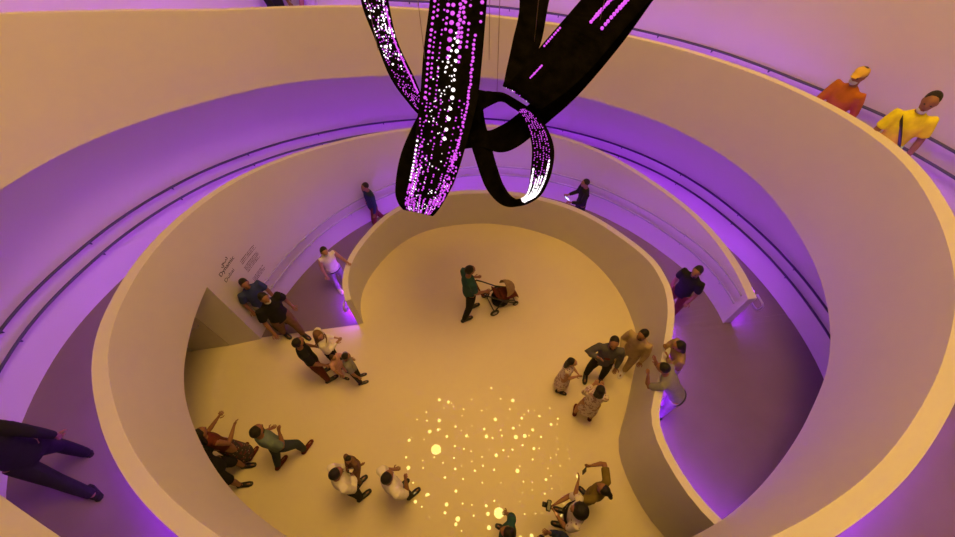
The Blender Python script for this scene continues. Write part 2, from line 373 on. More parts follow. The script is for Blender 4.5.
# ------------------------------------------------------------------ hanging LED ribbon sculpture
SC=at(470,90,4.8); sculp=empty('ribbon_sculpture',SC)
tag(sculp,'black looping ribbon sculpture with magenta and white lights hanging in the void','sculpture')
def ribbon(rows,th=.05,k=10):
    """rows: (left px, left py, right px, right py, depth left, depth right)"""
    Lp=[at(a,b,d1) for a,b,c_,d_,d1,d2 in rows]; Rp=[at(c_,d_,d2) for a,b,c_,d_,d1,d2 in rows]
    return catmull(Lp,k),catmull(Rp,k)
def build_ribbon(LR,leds,th=.045,flip=1):
    Lp,Rp=LR; n=len(Lp); V=[];Fc=[]; N=[]
    for i in range(n):
        t=((Lp[min(i+1,n-1)]+Rp[min(i+1,n-1)])-(Lp[max(i-1,0)]+Rp[max(i-1,0)])).normalized()
        w=(Rp[i]-Lp[i]).normalized(); nn=t.cross(w).normalized()*flip; N.append(nn)
    mb=MB()
    for i in range(n):
        nn=N[i]*th/2; mb.v+=[Lp[i]+nn-SC,Rp[i]+nn-SC,Rp[i]-nn-SC,Lp[i]-nn-SC]
    for i in range(n-1):
        for j in range(4): mb.f.append((i*4+j,i*4+(j+1)%4,(i+1)*4+(j+1)%4,(i+1)*4+j)); mb.m.append(0)
    mb.f+=[(0,3,2,1),tuple((n-1)*4+j for j in range(4))]; mb.m+=[0,0]
    # raised edge ribs and cross seams give the strip its panels
    o=mb.build('ribbon',[M['ribbon']],sculp,False)
    if not leds: return o
    lb=MB()
    for u,v,r,mi in leds:
        f=u*(n-1); i=min(int(f),n-2); t=f-i
        l=Lp[i].lerp(Lp[i+1],t); rr=Rp[i].lerp(Rp[i+1],t); p=l.lerp(rr,v); nn=N[i].lerp(N[i+1],t).normalized()
        x=nn.orthogonal().normalized(); y=nn.cross(x); c=p+nn*(th/2)-SC
        q=[c+nn*.012]+[c+(x*math.cos(2*PI*j/7)+y*math.sin(2*PI*j/7))*r for j in range(7)]
        lb.add(q,[(0,1+j,1+(j+1)%7) for j in range(7)],mi)
    tag(lb.build('led_lights',[M['led_m'],M['led_w']],o),kind='stuff')
    return o
def col(v,u0,u1,step,r,mi=0,jit=.0,keep=1.0,drift=0):
    out=[];u=u0
    while u<u1:
        if random.random()<keep: out.append((min(max(u,0),1),min(max(v+random.uniform(-jit,jit)+drift*(u-u0),.03),.97),r*random.uniform(.6,.9),mi))
        u+=step*random.uniform(.85,1.15)
    return out
def scatter(n,u0,u1,v0,v1,r,mi):
    return [(random.uniform(u0,u1),random.uniform(v0,v1),r*random.uniform(.4,.9),mi) for _ in range(n)]
# front strip, curls under at the bottom and runs back up behind itself
rows=[(432,-60,491,-60,4.4,4.4),(430,0,487,0,4.45,4.45),(424,50,482,60,4.5,4.5),(420,100,477,102,4.55,4.55),(413,150,466,145,4.6,4.6),(408,180,455,180,4.68,4.66),(404,200,443,203,4.8,4.75),(406,207,434,214,4.95,4.88),(402,207,433,211,5.1,5.02),(396,196,428,198,5.3,5.2),(398,170,430,172,5.45,5.35),(405,145,440,150,5.6,5.5),(421,112,462,116,5.75,5.65),(440,85,485,92,5.85,5.8)]
L=[]
uu=lambda i:i/13
L+=col(.09,uu(.3),uu(3),.0085,.022)+col(.16,uu(1),uu(4),.008,.018,keep=.8)
L+=col(.33,uu(.3),uu(1.6),.0085,.024)+col(.42,uu(.3),uu(2.1),.012,.034)+col(.27,uu(1),uu(3.2),.007,.014,keep=.5)
L+=col(.55,uu(.3),uu(1.7),.0055,.027,jit=.04)+col(.62,uu(.6),uu(2.2),.007,.024,jit=.02,keep=.8)+col(.72,uu(.4),uu(2.3),.008,.020,keep=.6)
L+=col(.92,uu(.3),uu(1.4),.012,.026)+col(.84,uu(1.6),uu(4.6),.0065,.021,jit=.012)
L+=col(.56,uu(1.75),uu(3.9),.016,.026,1)+col(.52,uu(1.6),uu(2.4),.009,.018,1,drift=-2.0)
L+=scatter(60,uu(2),uu(4.8),.2,.6,.011,1)+scatter(60,uu(5),uu(7),.1,.9,.010,1)
for v in (.06,.12,.19,.3,.38,.52,.7,.78,.86): L+=col(v,uu(3.0),uu(6.9),.0055,.013,0,jit=.012,keep=.5)
for v in (.08,.13,.2,.82,.88,.94): L+=col(v,uu(4.2),uu(6.2),.0045,.015,0,jit=.02,keep=.6)
for v in (.1,.25,.4,.5,.65,.75): L+=col(v,uu(5.8),uu(7.1),.0035,.013,0,drift=.6,keep=.6)
L+=col(.06,uu(3.8),uu(5),.008,.017,1)+col(.16,uu(4.6),uu(5.6),.008,.012,1)
R2=build_ribbon(ribbon(rows),L,flip=1)
# thin strip at the left coming down behind the front one
rows=[(354,-50,381,-50,4.7,4.8),(361,0,388,0,4.8,4.9),(374.6,37,397,41,4.9,5.0),(391,78,413,76,5.05,5.15),(411,105,424,101,5.2,5.3),(424,118,436,114,5.3,5.4),(445,135,455,128,5.5,5.55)]
L=[]
for v in (.14,.24,.34,.44,.55,.66,.78,.9): L+=col(v,.05,.42,.0075,.013,1,jit=.03,keep=.22)+col(v,.02,.9,.009,.010,0,jit=.03,keep=.42)
L+=col(.85,.2,.6,.004,.014,0)+scatter(25,.1,.5,.1,.9,.018,1)
R1=build_ribbon(ribbon(rows),L,flip=1)
# wide dark strip rising to the upper right and the narrow one that curls into it
rows=[(512,-60,563,-60,4.9,4.95),(520,0,549,0,4.8,4.85),(513,40,541,42,4.7,4.75),(505,78,529,74,4.6,4.68),(504,84,541,106,4.5,4.5),(516,76,546,106,4.35,4.4),(548,38,585,75,4.2,4.25),(581,0,648,2,4.05,4.1),(622,-45,700,-40,3.95,4.0)]
L=col(.42,.825,.90,.0055,.026)+col(.66,.82,.90,.0065,.027)+col(.05,.73,.79,.007,.017)+col(.27,.655,.70,.005,.015)+scatter(12,.52,.56,.05,.95,.009,0)+scatter(4,.52,.56,.05,.95,.009,1)
R3=build_ribbon(ribbon(rows),L,flip=-1)
# arc strip running under it
rows=[(462,118,452,150,5.4,5.4),(485,131,478,147,5.2,5.2),(502,126,500,152,5.05,5.05),(518,115,519,145,4.9,4.9),(538,97,545,124,4.75,4.75),(560,72,578,95,4.6,4.6),(595,32,620,46,4.45,4.45),(628,-14,655,-2,4.3,4.3),(650,-50,690,-45,4.2,4.2)]
R6=build_ribbon(ribbon(rows),[],flip=1)
# ring loop
rows=[(466,112,480,122,5.05,5.05),(471,101,481,112,5.0,5.0),(484,92,488,106,4.95,4.95),(500,93,503,101,4.85,4.9),(516,101,512,106,4.75,4.85),(535,114,521,113,4.62,4.78),(547,130,528,127,4.55,4.72),(553,150,533,147,4.5,4.7),(550,173,532,172,4.5,4.7),(541,193,529,191,4.58,4.75),(529,202,523,199,4.72,4.82),(514,207,511,197,4.9,4.9),(500,203,502,184,5.05,5.0),(486,187,496,165,5.15,5.1),(476,160,490,142,5.2,5.15),(468,132,484,118,5.25,5.2),(466,110,482,98,5.3,5.25)]
L=[];uu=lambda i:i/16
for v in (.12,.25,.4,.55,.7,.85): L+=col(v,uu(4.6),uu(8.6),.006,.009,0,jit=.02,keep=.7)
for v in (.1,.3,.45,.6,.9): L+=col(v,uu(8.2),uu(10.2),.005,.016,1,keep=.9)
L+=col(.1,uu(7.5),uu(9.4),.008,.022,1)+col(.86,uu(7.9),uu(10),.007,.02,1)
R5=build_ribbon(ribbon(rows),L,flip=-1)
for (px,py,dd) in ((425,60,4.5),(489,60,4.55),(497,92,4.85),(534,45,4.75),(378,50,4.95),(600,20,4.1)):
    p=at(px,py,dd); mb=MB(); mb.tube([p-SC,Vector((p.x,p.y,14.04))-SC],.0035,5); mb.build('suspension_wire',M['wire'],sculp)
# ------------------------------------------------------------------ lettering on the curved wall
def oncyl(px,py,r):
    d=ray(px,py); ox,oy=-OX,-OY; a=d.x**2+d.y**2; b=2*(ox*d.x+oy*d.y); c_=ox*ox+oy*oy-r*r
    t=(-b+math.sqrt(b*b-4*a*c_))/(2*a); p=Vector((0,0,H))+d*t
    return math.degrees(math.atan2(p.y-OY,p.x-OX)),p.z
def wall_text(body,px,py,size,m,name,parent,fat=0,pw=None):
    cu=bpy.data.curves.new('t','FONT'); cu.body=body; cu.size=1; cu.align_x='LEFT'; cu.offset=fat; cu.extrude=.0; cu.resolution_u=3
    o=bpy.data.objects.new('t',cu); C.objects.link(o); dg=bpy.context.evaluated_depsgraph_get(); dg.update()
    me=bpy.data.meshes.new_from_object(o.evaluated_get(dg)); bpy.data.objects.remove(o)
    th0,z0=oncyl(px,py,interp(T_R,160)); rr=interp(T_R,th0)
    V=[]
    for v in me.vertices:
        t=th0-math.degrees(v.co.x*size/rr); V.append(pol(t,rin(t)-.004,z0+v.co.y*size)-parent.location)
    Fc=[tuple(p.vertices) for p in me.polygons]; bpy.data.meshes.remove(me)
    return mesh_obj(name,V,Fc,m,parent)
th0,z0=oncyl(222,272,4.6)
tx=empty('wall_lettering',pol(th0,4.58,z0)); tag(tx,'black three-line title lettering on the curved wall above the recess','lettering')
def wall_strokes(paths,px,py,size,wd,m,name,parent):
    t0,z0=oncyl(px,py,4.6); V=[];Fc=[]
    for P in paths:
        P=[(x,y,0) for x,y in P]; P=catmull(P,5) if len(P)>2 else [Vector(p) for p in P]; b=len(V)
        for i,p in enumerate(P):
            d=(P[min(i+1,len(P)-1)]-P[max(i-1,0)]).normalized(); n=Vector((-d.y,d.x,0))*wd/2
            for q in (p+n,p-n):
                t=t0-math.degrees(q.x*size/4.6); V.append(pol(t,rin(t)-.004,z0+q.y*size)-parent.location)
        Fc+=[(b+2*i,b+2*i+1,b+2*i+3,b+2*i+2) for i in range(len(P)-1)]
    return mesh_obj(name,V,Fc,m,parent)
# short Arabic word above
wall_strokes([[(1.75,.75),(1.95,.5),(1.9,.1),(1.6,.05)],[(1.5,.45),(1.45,.1),(1.1,.05),(.75,.1),(.72,.4)],[(.75,.15),(.5,.3),(.25,.35),(.3,.1),(.45,-.1),(.2,-.3),(-.1,-.2),(-.15,.05)],[(1.05,-.2),(1.15,-.2)],[(.1,-.5),(.2,-.5)],[(.3,-.5),(.4,-.5)]],221.5,266.5,.085,.16,M['ink'],'letters',tx)
wall_text('Dynamic',220.3,277.5,.118,M['ink'],'letters',tx,fat=.012)
wall_text('Dubai',225.5,283,.115,M['ink'],'letters',tx)
th0,z0=oncyl(244,262,4.6)
tx=empty('wall_lettering',pol(th0,4.58,z0)); tag(tx,'faint grey small-print paragraph on the curved wall right of the title','lettering')
# the small print is too fine to read: rows of short word-length strokes
def small(px,py,lines,wid,step,parent):
    t0,z=oncyl(px,py,4.6); th=.0
    for i in range(lines):
        mb=MB(); s=0; wid_=wid*random.uniform(.75,1); zz=z-i*step; prev=None; v=[]; n=0
        while s<wid_:                       # one unbroken ragged line of print
            a=t0-math.degrees(s/4.6); up=random.choice((.006,.014,.018)); dn=random.choice((0,.002,-.004))
            v+=[pol(a,rin(a)-.004,zz+dn)-parent.location,pol(a,rin(a)-.004,zz+up)-parent.location]; n+=1; s+=.011
        mb.add(v,[(2*j,2*j+2,2*j+3,2*j+1) for j in range(n-1)])
        mb.build('text_line',M['ink_grey'],parent,False)
small(240,262,3,.42,.04,tx); small(244,268,5,.40,.036,tx); small(252.5,279,4,.36,.036,tx)
# ------------------------------------------------------------------ people
def cloth(n,c,rough=.85): return mat(n,c,rough,.2,noise=.10,nscale=14,bump=.25)
M['skin']=mat('brown_skin',(.27,.13,.075),.6,.3,noise=.06,nscale=20)
M['skin_light']=mat('light_brown_skin',(.40,.21,.13),.6,.3,noise=.06,nscale=20)
M['eye']=mat('dark_eye',(.015,.01,.01),.3,noise=0); M['lip']=mat('lips',(.25,.07,.06),.5,noise=0)
M['hair']=mat('black_hair',(.012,.009,.008),.55,.3,noise=.4,nscale=40,bump=.4)
M['brown_hair']=mat('brown_hair',(.07,.035,.02),.6,.3,noise=.3,nscale=40,bump=.4)
M['black']=cloth('black_cloth',(.012,.011,.012)); M['navy']=cloth('navy_cloth',(.02,.03,.09)); M['teal']=cloth('teal_cloth',(.025,.075,.085))
M['slate']=cloth('slate_grey_cloth',(.09,.085,.10)); M['beige']=cloth('beige_cloth',(.42,.31,.18)); M['white']=cloth('white_cloth',(.75,.70,.66))
M['maroon']=cloth('maroon_cloth',(.12,.025,.015)); M['olive']=cloth('olive_cloth',(.16,.115,.025)); M['greyteal']=cloth('grey_teal_cloth',(.14,.19,.19))
M['brown']=cloth('brown_cloth',(.16,.085,.05)); M['khaki']=cloth('khaki_cloth',(.30,.20,.12)); M['grey']=cloth('grey_cloth',(.22,.21,.22)); M['blue']=cloth('blue_cloth',(.035,.05,.16))
M['yellow']=cloth('yellow_cloth',(.80,.72,.03)); M['mint']=cloth('mint_cloth',(.45,.72,.52)); M['orange']=cloth('orange_cloth',(.42,.13,.02)); M['pink']=cloth('pink_cloth',(.65,.36,.32)); M['lavender']=cloth('lavender_cloth',(.42,.34,.50))
M['darkteal']=cloth('dark_jeans',(.035,.05,.06)); M['mask']=cloth('face_mask',(.55,.56,.60)); M['blond']=mat('yellow_cap_cloth',(.62,.40,.07),.8,noise=.1)
M['dress_pat']=mat_pattern('patterned_dress',(.62,.52,.46),(.12,.07,.07),26,.28,(.35,.22,.2)); M['skirt_pat']=mat_pattern('floral_skirt',(.035,.028,.03),(.45,.34,.28),22,.22,(.15,.03,.04))
M['stripe']=mat_pattern('patterned_white_top',(.66,.60,.54),(.2,.08,.07),18,.22); M['plastic']=mat('black_plastic',(.012,.012,.014),.35,.5,noise=.05)
M['screen']=mat('lit_screen',(.05,.05,.06),.2,noise=0,emis=(.6,.7,1),estr=2.0)

def nv(v): return Vector(v).normalized()
def person(label,loc,yaw,h=1.74,top='black',bottom='black',shoes='plastic',skin='skin',sleeve='short',
           la=((-.25,.05,-1),(-.1,.3,-1)),ra=((.25,.05,-1),(.1,.3,-1)),ll=((-.05,.0,-1),(0,0,-1)),rl=((.05,.0,-1),(0,0,-1)),
           lean=0,side=0,hyaw=0,hpitch=-10,hair='short',hairm='hair',skirt=0,build=1.0,extras=(),group=None,curl=.5,cat='person',hipz=None):
    """yaw: compass in the plan, degrees (0 = +x, 90 = +y): the way the chest faces. x right, y forward, z up in the body frame."""
    k=h/1.75; root=empty('person',loc,R(yaw-90)); tag(root,label,cat,group)
    RX=Matrix.Rotation(-R(lean),3,'X')@Matrix.Rotation(R(side),3,'Y')
    hip=Vector((0,0,.92))
    sp=lambda z,y=0,x=0: hip+RX@Vector((x,y,z))
    waist,chest,neckb=sp(.16),sp(.36),sp(.545,-.005)
    shL,shR=sp(.485,0,-.185*build),sp(.485,0,.185*build)
    HR=RX@Matrix.Rotation(R(hyaw),3,'Z')@Matrix.Rotation(R(hpitch),3,'X')
    headc=neckb+RX@Vector((0,.0,.055))+HR@Vector((0,.02,.115))
    def arm(s,d): e=s+nv(d[0])*.285; w=e+nv(d[1])*.25; return s,e,w,nv(d[1])
    AL,AR=arm(shL,la),arm(shR,ra)
    def leg(sx,d):
        p=hip+Vector((.09*sx,0,-.03)); kn=p+nv(d[0])*.425; an=kn+nv(d[1])*.40; return p,kn,an
    LL,LR=leg(-1,ll),leg(1,rl)
    low=min(LL[2].z,LR[2].z)-.075
    dz=-low if hipz is None else 0
    T=lambda v:(Vector(v)+Vector((0,0,dz)))*k
    def S(mb): mb.v=[T(v) for v in mb.v]; return mb
    rx=lambda *r:[x if isinstance(x,tuple) else (x,x) for x in r]
    fwd=RX@Vector((0,1,0))
    # ---- body: one continuous surface
    B=MB(); b_=build
    B.tube([sp(-.06),sp(.0),waist,chest,sp(.46),sp(.52),neckb],[(.13*b_,.09),(.155*b_,.105),(.135*b_,.095),(.16*b_,.11),(.155*b_,.09),(.09,.065),(.055,.055)],16,up=fwd)
    B.tube([neckb-Vector((0,0,.03)),neckb+RX@Vector((0,.01,.07)),headc+HR@Vector((0,-.01,-.03))],[.056,.052,.05],12)
    hd=lambda v: headc+HR@Vector(v)
    B.tube([hd((0,.028,-.118)),hd((0,.024,-.10)),hd((0,.012,-.06)),hd((0,.0,0)),hd((0,-.005,.05)),hd((0,-.008,.09)),hd((0,-.008,.112))],[(.022,.024),(.044,.055),(.062,.082),(.074,.096),(.072,.094),(.052,.068),(.02,.026)],16,up=HR@Vector((0,1,0)))
    B.tube([hd((0,.092,.02)),hd((0,.108,-.02)),hd((0,.088,-.032))],[.010,.015,.010],8)
    for s in(-1,1): B.ball(hd((.077*s,-.005,0)),(.012,.022,.032),8,rot=HR)
    for sgn,A in((-1,AL),(1,AR)):
        s,e,w,d=A
        B.tube([s-RX@Vector((.06*sgn,0,.02)),s,s.lerp(e,.35),e,e.lerp(w,.3),w],[.05,.056*b_,.05*b_,.041,.042,.028],12)
        B.tube([w-d*.02,w+d*.03,w+d*.085],[(.028,.022),(.040,.018),(.040,.016)],10)
    for p,kn,an in(LL,LR):
        B.tube([p+Vector((0,0,.06)),p.lerp(kn,.25),kn,kn.lerp(an,.3),an],[.09,.085*b_,.056,.056,.036],12)
        B.tube([an+Vector((0,-.045,-.045)),an+Vector((0,.04,-.05)),an+Vector((0,.17,-.055))],[(.036,.03),(.042,.03),(.034,.018)],10)
    X=MB()
    for s in(-1,1): X.ball(hd((.031*s,.081,.012)),(.014,.010,.009),8,1,rot=HR)
    X.ball(hd((0,.088,-.066)),(.024,.010,.007),8,2,rot=HR)
    for sgn,A in((-1,AL),(1,AR)):                       # five fingers per hand
        s,e,w,d=A
        side_=d.cross(fwd); side_=side_.normalized() if side_.length>.2 else Vector((sgn,0,0)); nrm=side_.cross(d).normalized()*(1)
        for q,(off,ln) in enumerate(((-.030,.066),(-.010,.078),(.010,.074),(.029,.056))):
            p0=w+d*.075+side_*off; p1=p0+(d*math.cos(curl*.5)+nrm*math.sin(curl*.5))*ln*.5; p2=p1+(d*math.cos(curl*1.4)+nrm*math.sin(curl*1.4))*ln*.5
            X.tube([p0,p1,p2],[.0095,.009,.0065],6)
        p0=w+d*.03-side_*.03*(-sgn); X.tube([p0,p0-side_*(-sgn)*.03+d*.03+nrm*.01,p0-side_*(-sgn)*.035+d*.062+nrm*.02],[.012,.010,.007],6)
    X.v=[T(v) for v in X.v]
    remesh(S(B),'body',[M[skin],M['eye'],M['lip']],root,.016*k,2,X)
    # ---- top
    Tm=MB(); g=.017
    Tm.tube([sp(-.075),sp(-.02),waist,chest,sp(.455),sp(.515),sp(.555)],[(.165*b_,.118),(.172*b_,.122),(.155*b_,.113),(.178*b_,.127),(.172*b_,.108),(.122,.094),(.074,.070)],18,up=fwd)
    for sgn,A in((-1,AL),(1,AR)):
        s,e,w,d=A; inn=s-RX@Vector((.08*sgn,0,.03))
        if sleeve=='long': Tm.tube([inn,s,s.lerp(e,.4),e,e.lerp(w,.4),w-d*.0],[.062,.073*b_,.067*b_,.057,.053,.042],12)
        elif sleeve=='short': Tm.tube([inn,s,s.lerp(e,.4),s.lerp(e,.78)],[.062,.073*b_,.07*b_,.068*b_],12)
        else: Tm.tube([inn,s,s.lerp(e,.1)],[.06,.066,.055],12)
    if skirt:                                            # dress or skirt down to the given height
        kz=(LL[1]+LR[1])/2; az=(LL[2]+LR[2])/2; low_=hip.lerp(az,skirt); cl=lambda t: hip.lerp(az,t)
        rows=[(sp(.1),(.14,.105)),(sp(-.02),(.165,.125)),(cl(skirt*.35),(.18,.15)),(cl(skirt*.7),(.19,.165)),(cl(skirt),(.20,.18))]
        tgt=Tm if bottom==top else MB()
        tgt.tube([a for a,b in rows],[b for a,b in rows],18,up=(0,1,0))
        if tgt is not Tm: remesh(S(tgt),'skirt',M[bottom],root,.018*k,2)
    remesh(S(Tm),'dress' if skirt and bottom==top else 'shirt',M[top],root,.018*k,2)
    # ---- trousers
    if not skirt:
        P=MB(); P.tube([sp(.06),sp(-.0),hip+Vector((0,0,-.08)),hip+Vector((0,0,-.13))],[(.150*b_,.108),(.166*b_,.116),(.155*b_,.115),(.10,.09)],16,up=(0,1,0))
        short= bottom.endswith('*'); bm_=bottom.rstrip('*')
        for p,kn,an in(LL,LR):
            q=[p+Vector((0,0,.05)),p.lerp(kn,.25),kn]; r=[.098*b_,.098*b_,.074]
            if short: q[-1]=p.lerp(kn,.92); r[-1]=.085
            else: q+=[kn.lerp(an,.35),an+(kn-an)*.06]; r+=[.069,.056]
            P.tube(q,r,12)
        remesh(S(P),'shorts' if short else 'trousers',M[bm_],root,.017*k,2)
    # ---- shoes
    for p,kn,an in(LL,LR):
        sh=MB(); sh.tube([an+Vector((0,-.075,-.045)),an+Vector((0,-.05,-.04)),an+Vector((0,.05,-.042)),an+Vector((0,.13,-.052)),an+Vector((0,.19,-.06)),an+Vector((0,.205,-.062))],[(.02,.02),(.043,.034),(.047,.034),(.05,.024),(.036,.017),(.012,.008)],12,up=(0,0,1))
        sh.tube([an+Vector((0,0,-.04)),an+Vector((0,-.005,.02))],[.046,.043],10)
        S(sh).build('shoe',M[shoes],root)
    # ---- hair
    if hair:
        Hm=MB(); Hm.ball(hd((0,-.028,.03)),(.082,.095,.098),16,rot=HR)
        if hair in('long','bob'):
            L_=.30 if hair=='long' else .14
            bk=hd((0,-.06,-.02)); Hm.tube([hd((0,-.05,.05)),bk,bk+Vector((0,-.03,-L_*.5))+RX@Vector((0,0,-.03)),bk+RX@Vector((0,-.045,-L_))],[(.085,.06),(.09,.055),(.095,.05),(.06,.03)],12,up=HR@Vector((0,1,0)))
        if hair=='big': Hm.ball(hd((0,-.05,.0)),(.125,.125,.135),16,rot=HR)
        if hair=='tail':
            Hm.ball(hd((0,-.125,.045)),.045,10); Hm.tube([hd((0,-.125,.045)),hd((0,-.17,-.02)),hd((0,-.165,-.12))],[.03,.035,.012],8)
        if hair=='bun': Hm.ball(hd((0,-.12,.07)),.05,10)
        if hair=='scarf':
            Hm.tube([hd((0,-.01,-.02)),neckb+RX@Vector((0,.0,.03)),neckb+RX@Vector((0,0,-.08)),sp(.40)],[(.092,.10),(.085,.09),(.16,.11),(.18,.13)],14,up=fwd)
            Hm.ball(hd((0,-.02,.01)),(.09,.10,.112),16,rot=HR)
        remesh(S(Hm),'headscarf' if hair=='scarf' else 'hair',M[hairm],root,.014*k,2)
    for e_ in extras:
        mb=MB()
        if e_=='mask': mb.ball(hd((0,.05,-.062)),(.056,.06,.045),12,rot=HR); S(mb).build('face_mask',M['mask'],root)
        if e_=='chinmask': mb.ball(hd((0,.035,-.10)),(.056,.06,.04),12,rot=HR); S(mb).build('face_mask',M['mask'],root)
        if e_=='beard': mb.ball(hd((0,.036,-.078)),(.056,.060,.048),12,rot=HR); S(mb).build('beard',M['hair'],root)
        if e_=='cap':
            mb.ball(hd((0,-.01,.062)),(.088,.108,.065),14,rot=HR); mb.tube([hd((0,.07,.055)),hd((0,.16,.045))],[(.07,.012),(.05,.006)],10,up=HR@Vector((0,0,1))); o=remesh(S(mb),'cap',M['blond'],root,.012,1)
        if e_=='strap':
            n=20; pts=[]
            for i in range(n+1):
                a=2*PI*i/n; pts.append(sp(.24+.25*math.cos(a),.135*math.sin(a)*(1 if True else 0),.155*math.cos(a)))
            mb.tube(pts,[(.032,.009)]*(n+1),6); S(mb).build('shoulder_strap',M['plastic'],root)
        if e_=='belt':
            n=24; mb.tube([sp(-.055+0.0,.122*math.sin(2*PI*i/n),.172*b_*math.cos(2*PI*i/n)) for i in range(n+1)],[(.012,.022)]*(n+1),6); S(mb).build('belt',M['plastic'],root)
        if e_=='logo':
            mb.ball(sp(.30,.118,.0),(.055,.02,.045),10); S(mb).build('shirt_print',M['maroon'],root)
        if e_=='hem': 
            mb.tube([sp(-.13),sp(-.02),sp(.12)],[(.185,.14),(.18,.13),(.16,.118)],18,up=fwd); S(mb).build('shirt_hem',M['mint'],root)
        if e_=='bag':
            mb.box(sp(-.05,-.16,.05),(.30,.14,.34)); o=mb.build('tmp',M['maroon'],root,False); bpy.data.objects.remove(o); S(mb); 
            S2=mesh_obj('backpack',mb.v,mb.f,M['maroon'],root,True); md=S2.modifiers.new('b','BEVEL'); md.width=.04; md.segments=3
    bpy.context.view_layer.update()
    W=root.matrix_world
    return dict(root=root,L=W@T(AL[2]+AL[3]*.09),R=W@T(AR[2]+AR[3]*.09),head=W@T(headc),dirL=(W.to_3x3()@AL[3]),dirR=(W.to_3x3()@AR[3]))
def phone(label,p,yaw,tilt=60,lit=True):
    o=empty('smartphone',p,R(yaw-90)); tag(o,label,'phone'); o.rotation_euler=(R(tilt-90),0,R(yaw-90))
    mb=MB(); mb.box((0,0,0),(.078,.010,.155)); a=mb.build('phone_case',M['plastic'],o,False); md=a.modifiers.new('b','BEVEL'); md.width=.004
    mb=MB(); mb.box((0,-.0058,0),(.068,.002,.142)); mb.build('phone_screen',M['screen' if lit else 'plastic'],o,False)
    return o
UP=((-.35,.5,-.55),(.35,.75,.55)); UPR=((.35,.5,-.55),(-.35,.75,.55))      # both hands raised to the face holding something
walkF=((-.03,.42,-1),(0,-.05,-1)); walkB=((.03,-.35,-1),(0,-.65,-1))
g=lambda px,py,z=0: onz(px,py,z)
def onramp(t,f): r=rin(t)+rw(t)+(rc(t)-rin(t)-rw(t))*f; return pol(t,r,zfl(t))
def gh(px,py,zf=0,h=1.74,off=0,yaw=0):
    """stand a figure of height h where its head is seen; off: head ahead of the feet (leaning)"""
    p=onz(px,py,zf+1.64*h/1.75); p.z=zf; return p-Vector((math.cos(R(yaw)),math.sin(R(yaw)),0))*off
HOLD=dict(la=((-.12,.25,-1),(.42,.50,.72)),ra=((.12,.25,-1),(-.42,.50,.72)))     # both hands in front of the face
LOW=dict(la=((-.1,.05,-1),(.5,.7,-.15)),ra=((.1,.05,-1),(-.5,.7,-.15)))             # both hands in front of the waist
# --- on the yellow floor
m0=gh(468,271,0,1.70)
person('man in a dark teal t-shirt pushing a stroller across the middle of the floor',m0,28,1.70,'teal','black',la=((-.1,.1,-1),(.08,.8,-.5)),ra=((.1,.1,-1),(-.08,.8,-.5)),ll=((-.03,.22,-1),(0,-.02,-1)),rl=((.03,-.16,-1),(0,-.35,-1)),hpitch=-15)
person('girl with long black hair and pale dress, leftmost of the four by the inner wall',gh(571,362,0,1.36),-20,1.36,'dress_pat','dress_pat',skin='skin_light',sleeve='none',hair='long',skirt=.72,build=.9,hpitch=-5,**LOW)
person('bearded man in a slate grey sweatshirt with a red print on the chest',gh(614,343,0,1.66),-105,1.66,'slate','black',sleeve='long',build=.98,extras=('beard','logo'),la=((-.22,.05,-1),(.05,.35,-1)),ra=((.55,.25,-.6),(-.75,.45,.65)),ll=((-.12,0,-1),(-.02,0,-1)),rl=((.12,0,-1),(.02,0,-1)),hpitch=5)
person('man in a beige suit beside the grey sweatshirt man, next to the inner wall',gh(644,334,0,1.62),-135,1.62,'beige','beige',shoes='white',sleeve='long',la=((-.2,.05,-1),(.0,.2,-1)),ra=((.2,.1,-1),(-.4,.7,-.2)),extras=('beard',),hyaw=-15)
person('woman with a black bob and patterned tunic seen from behind, arms bent',gh(600,391,0,1.5),70,1.5,'dress_pat','dress_pat',skin='skin_light',shoes='maroon',hair='bob',skirt=.45,build=.9,sleeve='long',ll=((-.16,0,-1),(0,0,-1)),rl=((.16,0,-1),(0,0,-1)),**HOLD)
P7=person('woman in an olive top with a ponytail raising a phone overhead',gh(603,489,0,1.5),132,1.5,'olive','olive',hair='tail',sleeve='short',la=((-.6,.6,.0),(.85,.5,.4)),ra=((.6,.6,.0),(-.85,.5,.4)),hpitch=5)
phone('phone held up by the woman in the olive top',(P7['L']+P7['R'])/2+Vector((0,0,.05)),128,75,False)
P8=person('woman with full black hair and white patterned top holding a black camera',gh(581,511,0,1.58),165,1.58,'stripe','black',hair='big',sleeve='short',la=((-.15,.35,-.9),(.55,.65,.1)),ra=((.15,.35,-.9),(-.55,.65,.1)),extras=('strap',),hpitch=-20)
o=empty('camera',(P8['L']+P8['R'])/2+Vector((-.05,.01,.06)),R(165-90)); tag(o,'small black camera in the hands of the woman in white','camera')
mb=MB(); mb.box((0,0,0),(.14,.06,.09)); a=mb.build('camera_body',M['plastic'],o,False); a.modifiers.new('b','BEVEL').width=.01
mb=MB(); mb.tube([(0,.03,0),(0,.085,0),(0,.09,0)],[.034,.034,.026],14); mb.build('lens',M['plastic'],o)
person('person in a navy long-sleeved top cropped by the bottom edge, hands raised',gh(560,552,0,1.68),135,1.68,'navy','black',sleeve='long',**HOLD)
person('dark-haired person in a teal top cropped by the bottom edge among the light spots',gh(509,533,0,1.55),160,1.55,'teal','black',hair='bob')
P11=person('man in a white shirt carrying a small child, left of the light spots',gh(333,476,0,1.66),40,1.66,'white','black',sleeve='long',la=((-.05,.2,-1),(.5,.7,.05)),ra=((.1,.2,-1),(-.75,.55,.0)),ll=((-.06,.12,-1),(0,-.1,-1)),rl=((.06,-.05,-1),(0,-.1,-1)),hpitch=-20)
ch=P11['root'].location+Matrix.Rotation(R(40-90),3,'Z')@Vector((-.05,.27,.72))
